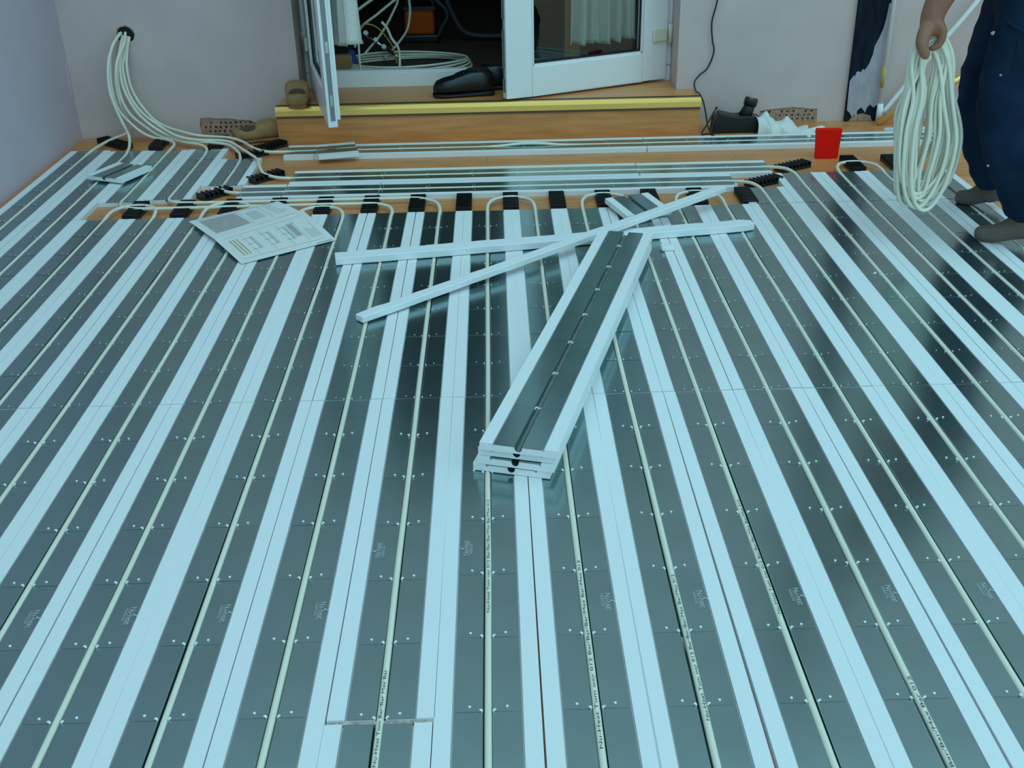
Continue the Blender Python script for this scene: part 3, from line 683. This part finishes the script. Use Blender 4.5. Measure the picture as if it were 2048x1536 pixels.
# ------------------------------------------------------------------ things inside the dark room
FZ = .2
b = B()
for i in range(4):
    pts = [(-.455+(.372-.008*i)*math.cos(a), 6.415+(.232-.004*i)*math.sin(a)+.004*math.sin(3*a+i), FZ+.010+.013*i+.004*math.sin(2*a+i)) for a in [2*PI*k/48 for k in range(48)]]
    b.tube(pts, .0065, 8, closed=True)
o = b.build('pipe_coil', PIPE); tag(o, 'flat coil of pale pipe lying on the dark floor inside the doorway', 'pipe coil')
def tube_thing(name, label, cat, pts, r, m, group=None, n=8):
    b = B(); b.tube(crom(pts, 6), r, n); o = b.build(name, m); return tag(o, label, cat, group)
gp = 'loose pipe ends inside the doorway'
tube_thing('pipe_end', 'straight white pipe slanting up beside the left curtain inside the doorway', 'pipe', [(-.81,6.5,.455),(-.759,6.5,.49),(-.642,6.5,.564),(-.4,6.5,.72)], .0085, PIPE, gp)
tube_thing('pipe_end', 'long pale pipe slanting up to the right inside the doorway', 'pipe', [(-.76,6.52,.30),(-.725,6.55,.40),(-.618,6.55,.479),(-.514,6.55,.554),(-.3,6.55,.70)], .008, PIPE, gp)
tube_thing('pipe_end', 'pale pipe arching down from the top of the doorway to the fittings', 'pipe', [(-.49,6.6,.66),(-.5,6.6,.547),(-.526,6.6,.491),(-.572,6.6,.414),(-.623,6.6,.344),(-.69,6.6,.275),(-.75,6.55,.21)], .0075, PIPE, gp)
tube_thing('pipe_end', 'short pipe with a free upper end rising from the flat coil', 'pipe', [(-.584,6.4,.46),(-.555,6.4,.425),(-.533,6.4,.369),(-.501,6.4,.321),(-.494,6.4,.27),(-.494,6.36,.215)], .008, PIPE, gp)
tube_thing('pipe_end', 'pale pipe bowing down in front of the orange case', 'pipe', [(-.445,6.7,.66),(-.442,6.7,.531),(-.441,6.7,.465),(-.464,6.7,.364),(-.525,6.7,.284),(-.6,6.6,.22)], .0075, PIPE, gp)
tube_thing('pipe_end', 'thin greenish pipe curling over the silver fittings', 'pipe', [(-.74,6.5,.40),(-.679,6.5,.433),(-.61,6.5,.405),(-.548,6.5,.321),(-.528,6.5,.26),(-.52,6.5,.21)], .004, PINE, gp)
tube_thing('pipe_end', 'thin white upright pipe beside the left-hand curtain', 'pipe', [(-.693,6.2,.75),(-.693,6.2,.609),(-.699,6.2,.362),(-.700,6.2,.212)], .006, UPVC, gp)
tube_thing('vacuum_hose', 'thick dark hose curving down to the right inside the room', 'hose', [(-.26,7.2,.60),(-.239,7.2,.454),(-.209,7.2,.369),(-.153,7.2,.272),(-.085,7.2,.238),(.03,7.2,.228),(.2,7.2,.228)], .020, HOSE)
tube_thing('vacuum_hose', 'short dark hose hooking round the right of the orange case', 'hose', [(-.36,7.1,.53),(-.299,7.1,.465),(-.248,7.1,.413),(-.24,7.1,.361),(-.272,7.1,.31),(-.30,7.1,.25)], .013, HOSE)
mf = empty('manifold', (-.64, 6.6, FZ)); tag(mf, 'small chrome valve manifold leaning amid the loose pipes inside the doorway', 'manifold')
b = B(); b.tube([(-.075, 0, .165), (.10, 0, .045)], .011, 12); b.tube([(.10, 0, .045), (.13, 0, .012)], .008, 8); b.build('bar', CHROME, mf)
for x, z in ((-.055, .165), (.0, .125), (.045, .085)):
    b = B(); b.cyl((x, -.012, z), (x, -.045, z+.012), .015, .013, 12); b.build('valve_cap', STUD, mf)
oc = empty('tool_case', (-.42, 7.25, FZ)); tag(oc, 'orange and black machine standing in the dark room behind the doorway', 'machine')
b = B(); b.box(-.095, .095, -.06, .12, .045, .19); o = b.build('body', ORANGE, oc); bevel(o, .02, 3)
b = B(); b.box(-.12, .12, -.08, .14, 0, .05); o = b.build('base', CLIP, oc); bevel(o, .012, 2)
b = B(); b.tube(crom([(-.08,.03,.18),(-.08,.03,.24),(0,.03,.26),(.08,.03,.24),(.08,.03,.18)], 5), .012, 8); b.box(-.10, .10, -.03, .10, .19, .215); b.build('handle', CLIP, oc)
b = B(); b.prism([(-.045,0),(.03,0),(.03,.04),(.005,.115),(-.02,.115)], 6.33, 6.38, 'y'); o = b.build('dust_pan', BLUE); o.location = (-.755, 0, FZ); tag(o, 'dark blue plastic item on the floor below the left curtain', 'container')
b = B(); b.box(-.06, .05, 0, .07, 0, .10); o = b.build('wood_block', TAN); o.location = (-.80, 6.28, FZ); o.rotation_euler = (0, 0, .2); bevel(o, .008); tag(o, 'brown block on the floor at the left edge of the doorway', 'block')
b = B(); b.box(-.045, .045, -.01, .01, 0, 1.6); o = b.build('wooden_board', PINE); o.location = (.51, 6.63, FZ); o.rotation_euler = (.04, 0, 0); tag(o, 'pale pine board standing upright behind the right-hand door glass', 'board')

# ------------------------------------------------------------------ objects at the foot of the wall
r = empty('vacuum_nozzle', (1.30, 5.615, 0)); tag(r, 'black plastic vacuum cleaner head with a stubby neck standing by the wall', 'vacuum head')
b = B(); b.prism([(-.135, .002), (.135, .002), (.115, .075), (.05, .088), (-.02, .085), (-.098, .105), (-.128, .05)], -.05, .045, 'y'); o = b.build('body', CLIP, r); bevel(o, .008, 2)
b = B(); b.tube([(.035, 0, .07), (.055, .004, .115), (.063, .006, .135)], [.036, .030, .028], 16); b.build('neck', CLIP, r)
b = B(); b.tube([(.061, .006, .13), (.066, .007, .155), (.069, .008, .168)], [.034, .035, .032], 16); b.build('collar', CLIP, r)
b = B(); b.cyl((.0685, .008, .1675), (.0692, .008, .1695), .022, n=16); b.build('bore', BRICK, r)

# crumpled rag
rn = random.Random(21); nx, ny = 34, 14; vs = []; fs = []
for s in range(2):
    for i in range(nx+1):
        for j in range(ny+1):
            u, v = i/nx, j/ny
            x = 1.385+.30*u+.008*math.sin(9*v+5*u); y = 5.50+.17*v+.012*math.sin(7*u*PI)
            z = (.095*math.exp(-((u-.12)/.2)**2)+.062*math.exp(-((u-.52)/.17)**2)+.02*(1-u))*math.sin(PI*min(1, v*1.05))**.7
            z *= .84+.20*math.sin(u*19+v*6)+.08*math.sin(u*37-v*9); z = max(z, .002)+.0035*rn.random()*(0 < j < ny)
            vs.append((x, y+.02*(math.sin(17*u)*(.5-v)), z+(.0 if s else .002)))
m = (nx+1)*(ny+1)
for s in range(2):
    for i in range(nx):
        for j in range(ny): q = s*m+i*(ny+1)+j; fs.append((q, q+1, q+ny+2, q+ny+1))
for i in range(nx):
    for j in (0, ny): q = i*(ny+1)+j; fs.append((q, q+ny+1, m+q+ny+1, m+q))
for j in range(ny):
    for i in (0, nx): q = i*(ny+1)+j; fs.append((q, q+1, m+q+1, m+q))
me = me_from(vs, fs, 'rag', True); me.materials.append(CLOTH); o = link('crumpled_rag', me); tag(o, 'crumpled white rag lying at the foot of the wall beside the black vacuum head', 'rag')
b = B(); b.box(0, .19, -.012, .012, 0, .014); o = b.build('foam_scrap', FOAM); o.location = (1.60, 5.51, .001); o.rotation_euler = (0, 0, .62); bevel(o, .003); tag(o, 'narrow white foam sliver behind the red box', 'foam scrap')
for (x, y, z, s, l) in ((1.611, 5.372, T, .012, 'white foam crumb on the cross board just left of the red box'), (1.372, 3.566, T-.0008, .006, 'tiny white foam crumb on a metal plate right of the pile'), (-1.226, 4.715, .0285, .009, 'white foam crumb on the askew black rail left of the front cross line'), (1.088, 4.60, .0285, .008, 'white foam crumb beside the short end board at the right')):
    b = B(); rc = random.Random(int(abs(x)*1000)); b.ball((0, 0, s*.6), (s, s*.8, s*.6), 9, 6)
    b.v = [(p[0]*(1+rc.uniform(-.2, .2)), p[1]*(1+rc.uniform(-.2, .2)), max(0, p[2]*(1+rc.uniform(-.2, .2)))) for p in b.v]
    o = b.build('foam_crumb', FOAM); o.location = (x, y, z+.0002); tag(o, l, 'foam crumb', 'foam crumbs')
# red box
b = B(); b.prism([(-.052, 0), (.052, 0), (.060, .142), (-.060, .142)], -.002, .030, 'y'); o = b.build('red_box', RED); o.location = (1.6205, 5.07, 0); o.rotation_euler = (0, 0, -.05); bevel(o, .003)
tag(o, 'bright red upright plastic box standing in front of the wall-side cross board', 'box')
# black cord
cord = [(1.21,5.757,1.6),(1.195,5.757,1.2),(1.192,5.757,.80),(1.184,5.755,.635),(1.163,5.755,.529),(1.171,5.755,.44),(1.183,5.755,.377),(1.156,5.755,.297),(1.114,5.75,.261),(1.088,5.74,.225),(1.088,5.68,.196),(1.094,5.62,.197),(1.108,5.575,.17),(1.122,5.56,.115),(1.133,5.545,.055),(1.142,5.50,.028),(1.150,5.46,.027),(1.145,5.45,.026),(1.125,5.49,.022),(1.104,5.51,.012),(1.107,5.535,.02),(1.135,5.565,.05),(1.170,5.59,.105),(1.187,5.60,.125),(1.183,5.60,.125),(1.168,5.60,.08),(1.160,5.59,.03),(1.163,5.57,.006)]
b = B(); b.tube(crom(cord, 6), .0042, 8); o = b.build('power_cord', CLIP); tag(o, 'black cable hanging down the wall and looping on the floor beside the step', 'cable')
# white waste pipe, braces and brass bar at the right
r = empty('waste_pipe', (2.075, 5.715, 0)); tag(r, 'white vertical plastic pipe on the wall right of the black painted strip', 'pipe')
b = B(); b.cyl((-.001, 0, .10), (-.015, 0, 2.3), .0125, n=16); b.build('tube', UPVC, r)
b = B(); b.cyl((0, 0, .0), (-.0005, 0, .10), .016, n=16); b.build('socket', UPVC, r)
b = B(); b.cyl((-.004, 0, .185), (-.006, 0, .29), .0129, n=16); o = b.build('marking_band', PINE, r); o.scale = (1, 1, 1); o['label'] = 'yellowish printed band'
o = tube_thing('leaning_pipe', 'white plastic pipe leaning diagonally against the wall behind the coil', 'pipe', [(2.093,5.712,.052),(2.195,5.712,.198),(2.36,5.712,.424),(2.461,5.712,.559),(2.75,5.75,.95)], .012, UPVC, n=14)
b = B(); b.cyl((2.052, 5.66, .013), (2.62, 5.66, .33), .0185, n=8); o = b.build('brass_bar', BRASS); tag(o, 'shiny brass edging bar leaning low against the wall at the right', 'bar')
b = B(); b.cyl((2.03, 5.49, .016), (3.2, 5.49, .016), .0155, n=16); o = b.build('floor_pipe', UPVC); tag(o, 'white plastic pipe lying along the floor at the right behind the cross board', 'pipe')

# ------------------------------------------------------------------ pipe coil held in the hand
rc = random.Random(12); b = B()
HX, HYY, HZZ = 1.562, 3.865, .752
loops = []
for i in range(22):
    l = 1.488+.070*rc.random(); rgt = 1.575+.12*rc.random(); bot = .16+.13*rc.random(); yo = rc.uniform(-.035, .035)
    if i == 0: l, rgt, bot, yo = 1.508, 1.665, .178, -.04
    if i == 1: l, rgt, bot, yo = 1.535, 1.69, .170, -.05
    if i == 2: l, rgt, bot, yo = 1.55, 1.735, .168, .02
    if i == 3: l, rgt, bot, yo = 1.52, 1.70, .20, -.03
    tx = HX+rc.uniform(-.026, .030); tz = HZZ+rc.uniform(-.012, .02)
    m_ = (l+rgt)/2
    pts = [(tx-.018, HYY+yo*.25, tz), (tx+.018, HYY+yo*.25, tz), (tx+.034+.2*(rgt-tx), HYY+yo*.5, tz-.07), (tx+(rgt-tx)*.72, HYY+yo*.8, tz-.20), (rgt, HYY+yo, (tz+bot)/2-.05), (rgt-.012, HYY+yo, bot+.10), (m_+.025, HYY+yo, bot+.008), (m_-.02, HYY+yo, bot+.005), (l+.018, HYY+yo, bot+.09), (l, HYY+yo, (tz+bot)/2-.02), (l+.01, HYY+yo*.8, tz-.18), (tx-.038, HYY+yo*.5, tz-.06)]
    b.tube(crom(pts, 6, True), .0072, 8, closed=True)
b.tube(crom([(1.60, 3.88, .735), (1.66, 3.90, .55), (1.69, 3.90, .42), (1.705, 3.90, .31)], 6), .0078, 10)
o = b.build('pipe_coil', PIPE); tag(o, 'hanging coil of cream pipe held in the worker\'s hand', 'pipe coil')

# ------------------------------------------------------------------ the worker
wk = empty('person', (2.0, 4.0, T)); tag(wk, 'person in navy work trousers and grey socks, bending and holding a pipe coil', 'person')
def rel(me, name, m, parent=None):
    for v in me.vertices: v.co -= Vector(wk.location)
    me.materials.append(m) if not me.materials else None
    o = link(name, me, wk); return o
# skeleton joints (world coordinates)
J = dict(pel=(1.93,3.99,.95), spi=(1.86,3.98,1.10), che=(1.74,3.97,1.28), upc=(1.66,3.96,1.40), nek=(1.60,3.96,1.48), hd=(1.55,3.96,1.55), hd2=(1.50,3.96,1.63), hd3=(1.49,3.96,1.69),
         lh=(1.90,3.87,.90), lt=(1.86,3.84,.72), lk=(1.83,3.83,.53), lc=(1.90,3.82,.36), la=(2.0,3.80,.115), lhe=(2.02,3.775,.058), lb=(1.915,3.845,.056), lto=(1.845,3.885,.047),
         rh=(1.95,4.09,.90), rt=(1.93,4.14,.71), rk=(1.905,4.18,.51), rc=(1.955,4.21,.34), ra=(2.060,4.24,.115), rhe=(2.10,4.23,.055), rb=(2.0,4.29,.05), rto=(1.945,4.33,.043),
         ls=(1.70,3.80,1.38), le=(1.64,3.87,1.05), lw=(1.549,3.860,.862), rs=(1.70,4.14,1.38), re=(1.72,4.25,1.12), rw=(1.72,4.12,.93))
names = list(J); idx = {n: i for i, n in enumerate(names)}
E_ = [('pel','spi'),('spi','che'),('che','upc'),('upc','nek'),('nek','hd'),('hd','hd2'),('hd2','hd3'),('pel','lh'),('lh','lt'),('lt','lk'),('lk','lc'),('lc','la'),('la','lhe'),('la','lb'),('lb','lto'),
      ('pel','rh'),('rh','rt'),('rt','rk'),('rk','rc'),('rc','ra'),('ra','rhe'),('ra','rb'),('rb','rto'),('upc','ls'),('ls','le'),('le','lw'),('upc','rs'),('rs','re'),('re','rw')]
Rr = dict(pel=.13, spi=.125, che=.14, upc=.10, nek=.052, hd=.075, hd2=.088, hd3=.07, lh=.085, lt=.075, lk=.052, lc=.048, la=.034, lhe=.026, lb=.030, lto=.022, rh=.085, rt=.075, rk=.052, rc=.048, ra=.034, rhe=.026, rb=.030, rto=.022,
          ls=.068, le=.066, lw=.043, rs=.062, re=.044, rw=.030)
# hand holding the coil: palm and five fingers grown from the wrist
hand = dict(pa=((1.550,3.858,.808), .042), pb=((1.560,3.866,.785), .034))
for n_, (p, r_) in hand.items(): J[n_] = p; Rr[n_] = r_; names.append(n_); idx[n_] = len(names)-1
E_ += [('lw','pa'), ('pa','pb')]
body = skin_mesh([J[n_] for n_ in names], [(idx[a], idx[c]) for a, c in E_], [Rr[n_] for n_ in names], 2, 0)
# fingers and nails joined into the same body mesh
b = B(); b.v = [tuple(v.co) for v in body.vertices]; b.f = [tuple(p.vertices) for p in body.polygons]; b.mi = [0]*len(b.f); b.sm = [True]*len(b.f)
fingers = [
    # thumb: leaves the left side of the palm and points down over the strands
    ([(1.535,3.842,.815),(1.518,3.826,.785),(1.513,3.812,.758),(1.524,3.803,.730),(1.531,3.803,.718)], [.028,.0245,.0215,.0175,.010]),
    ([(1.549,3.838,.832),(1.578,3.832,.812),(1.584,3.830,.778),(1.572,3.832,.752),(1.552,3.834,.742)], [.020,.0165,.0145,.0130,.009]),
    ([(1.552,3.856,.836),(1.583,3.852,.814),(1.590,3.852,.776),(1.576,3.853,.748),(1.554,3.855,.738)], [.020,.0165,.0145,.0130,.009]),
    ([(1.551,3.876,.832),(1.580,3.876,.810),(1.587,3.877,.775),(1.574,3.877,.749),(1.553,3.877,.740)], [.019,.0155,.0140,.0120,.008]),
    ([(1.547,3.895,.824),(1.572,3.898,.804),(1.578,3.899,.774),(1.566,3.898,.754),(1.548,3.897,.746)], [.017,.0135,.0120,.0105,.007]),
    ]
for pts, rs_ in fingers:
    pp_ = crom(pts, 5); rr2 = []
    for i in range(len(pp_)):
        t = i/(len(pp_)-1)*(len(rs_)-1); k_ = min(int(t), len(rs_)-2); rr2.append(rs_[k_]+(rs_[k_+1]-rs_[k_])*(t-k_))
    b.tube(pp_, rr2, 12)
b.ball((1.562, 3.868, .825), (.032, .038, .028), 14, 10)   # knuckle mass
body2 = b.mesh('body', [SKIN]); bo = rel(body2, 'body', SKIN)
rm = bo.modifiers.new('blend', 'REMESH'); rm.mode = 'VOXEL'; rm.voxel_size = .0042; rm.use_smooth_shade = True
sm2 = bo.modifiers.new('soft', 'SMOOTH'); sm2.iterations = 5; sm2.factor = .5
b = B(); b.ball((1.5275, 3.7935, .7235), (.0075, .0022, .009), 10, 6); rel(b.mesh('nail', [mat('nail', (.45, .25, .2), .4)]), 'thumbnail', None)
# ears, nose, eyes, mouth on the head (above the frame of the photo)
b = B(); b.ball((1.405, 3.96, 1.60), (.016, .013, .024), 10, 8); rel(b.mesh('nose', [SKIN]), 'nose', SKIN)
for s in (-1, 1):
    b = B(); b.ball((1.50, 3.96+s*.086, 1.605), (.018, .009, .030), 10, 8); rel(b.mesh('ear', [SKIN]), 'ear', SKIN)
    b = B(); b.ball((1.418, 3.96+s*.033, 1.625), (.010, .014, .009), 10, 8); rel(b.mesh('eye', [STUD]), 'eye', STUD)
b = B(); b.ball((1.425, 3.96, 1.562), (.008, .026, .006), 10, 6); rel(b.mesh('mouth', [mat('lips', (.3, .08, .06), .5)]), 'mouth', None)
b = B(); b.ball((1.515, 3.96, 1.655), (.100, .092, .085), 20, 12); rel(b.mesh('hair', [HAIR]), 'hair', HAIR)
# trousers
tn = ['pel','spi','lh','lt','lk','lc','la','rh','rt','rk','rc','ra']
TP = {n_: Vector(J[n_]) for n_ in tn}; TP['spi'] = Vector((1.905, 3.985, 1.03)); TP['la'] = Vector((2.025, 3.80, .115)); TP['ra'] = Vector((2.070, 4.23, .11))
TR = dict(pel=.150, spi=.142, lh=.118, lt=.112, lk=.098, lc=.096, la=.088, rh=.118, rt=.112, rk=.098, rc=.094, ra=.086)
te = [('pel','spi'),('pel','lh'),('lh','lt'),('lt','lk'),('lk','lc'),('lc','la'),('pel','rh'),('rh','rt'),('rt','rk'),('rk','rc'),('rc','ra')]
tm = skin_mesh([TP[n_] for n_ in tn], [(tn.index(a), tn.index(c)) for a, c in te], [TR[n_] for n_ in tn], 3, 0)
# cloth folds: displace along normal with a few smooth waves around knees and thighs
for v in tm.vertices:
    p = v.co; n_ = v.normal
    a = math.sin(p.z*46+p.y*17+p.x*9)*math.sin(p.y*31-p.x*13+2)*.5+math.sin(p.z*83-p.x*24+p.y*11)*.5
    f_ = .0042*a*(1.3 if p.z < .65 else .8)
    v.co = p+n_*f_
    if v.co.z < T+.012: v.co.z = T+.012
tr_o = rel(tm, 'trousers', NAVY)
b = B()
for (px, py, pz, s) in ((1.735,3.80,.775,.010),(1.745,3.80,.745,.018),(1.79,3.79,.60,.007),(1.80,3.742,.40,.008),(1.86,3.745,.835,.007),(1.765,3.77,.70,.006)):
    b.ball((px, py, pz), (s, .004, s*.7), 8, 6)
# keep paint spots on the cloth by projecting them to the nearest vertex
for i in range(len(b.v)):
    pass
sp_me = b.mesh('spots', [PAINTSPOT])
cent = {}
tv = [v.co.copy() for v in tm.vertices]
b = B()
for (px, pz, s) in ((1.672,.818,.007),(1.690,.792,.012),(1.80,.34,.008),(1.87,.83,.006),(1.79,.655,.006)):
    t_ = Vector((px, 3.60, pz))-Vector(wk.location)
    c_ = min(tv, key=lambda q: (q.x-t_.x)**2+(q.z-t_.z)**2+.02*(q.y-t_.y)**2)
    b.ball((c_.x, c_.y+.0022, c_.z), (s, .004, s*.6), 9, 6)
link('paint_spots', b.mesh('spots', [PAINTSPOT]), tr_o)['label'] = 'pale dried paint spots'
b = B(); c0 = Vector((1.85, 3.775, .815))-Vector(wk.location)
b.tube(crom([c0+Vector((-.065, .03, .02)), c0+Vector((-.03, -.025, -.004)), c0+Vector((.03, -.035, -.012)), c0+Vector((.09, -.02, -.01))], 5), .006, 6)
b.tube(crom([c0+Vector((-.03, -.015, -.03)), c0+Vector((-.035, -.02, -.12)), c0+Vector((-.05, -.01, -.22))], 5), .0035, 6)
link('pocket_seam', b.mesh('pocket', [NAVY]), tr_o)
# socks
sm_ = []
for pre in ('l', 'r'):
    nn = [pre+'a', pre+'he', pre+'b', pre+'to']; A = [Vector(J[q]) for q in nn]
    top = A[0]+Vector((-.01, 0, .10))
    me = skin_mesh([top]+A, [(0, 1), (1, 2), (1, 3), (3, 4)], [.044, .043, .034, .038, .028], 2, 0)
    for v in me.vertices:
        if v.co.z < T+.001: v.co.z = T+.001
    rel(me, 'sock', SOCK)
# shirt
sn = ['spi','che','upc','ls','le2','rs','re2','hem','hemb']
SP = dict(spi=(1.86,3.98,1.08), che=(1.74,3.97,1.28), upc=(1.67,3.96,1.40), ls=(1.70,3.80,1.37), le2=(1.655,3.835,1.17), rs=(1.70,4.14,1.37), re2=(1.715,4.21,1.20), hem=(1.785,3.94,.985), hemb=(1.915,3.985,1.0))
SR = dict(spi=.150, che=.165, upc=.115, ls=.082, le2=.078, rs=.082, re2=.074, hem=.128, hemb=.160)
me = skin_mesh([SP[q] for q in sn], [(0, 1), (1, 2), (2, 3), (3, 4), (2, 5), (5, 6), (0, 7), (0, 8)], [SR[q] for q in sn], 2, 0)
for v in me.vertices: v.co += v.normal*.005*math.sin(v.co.z*38+v.co.y*22)
rel(me, 'shirt', SHIRT)
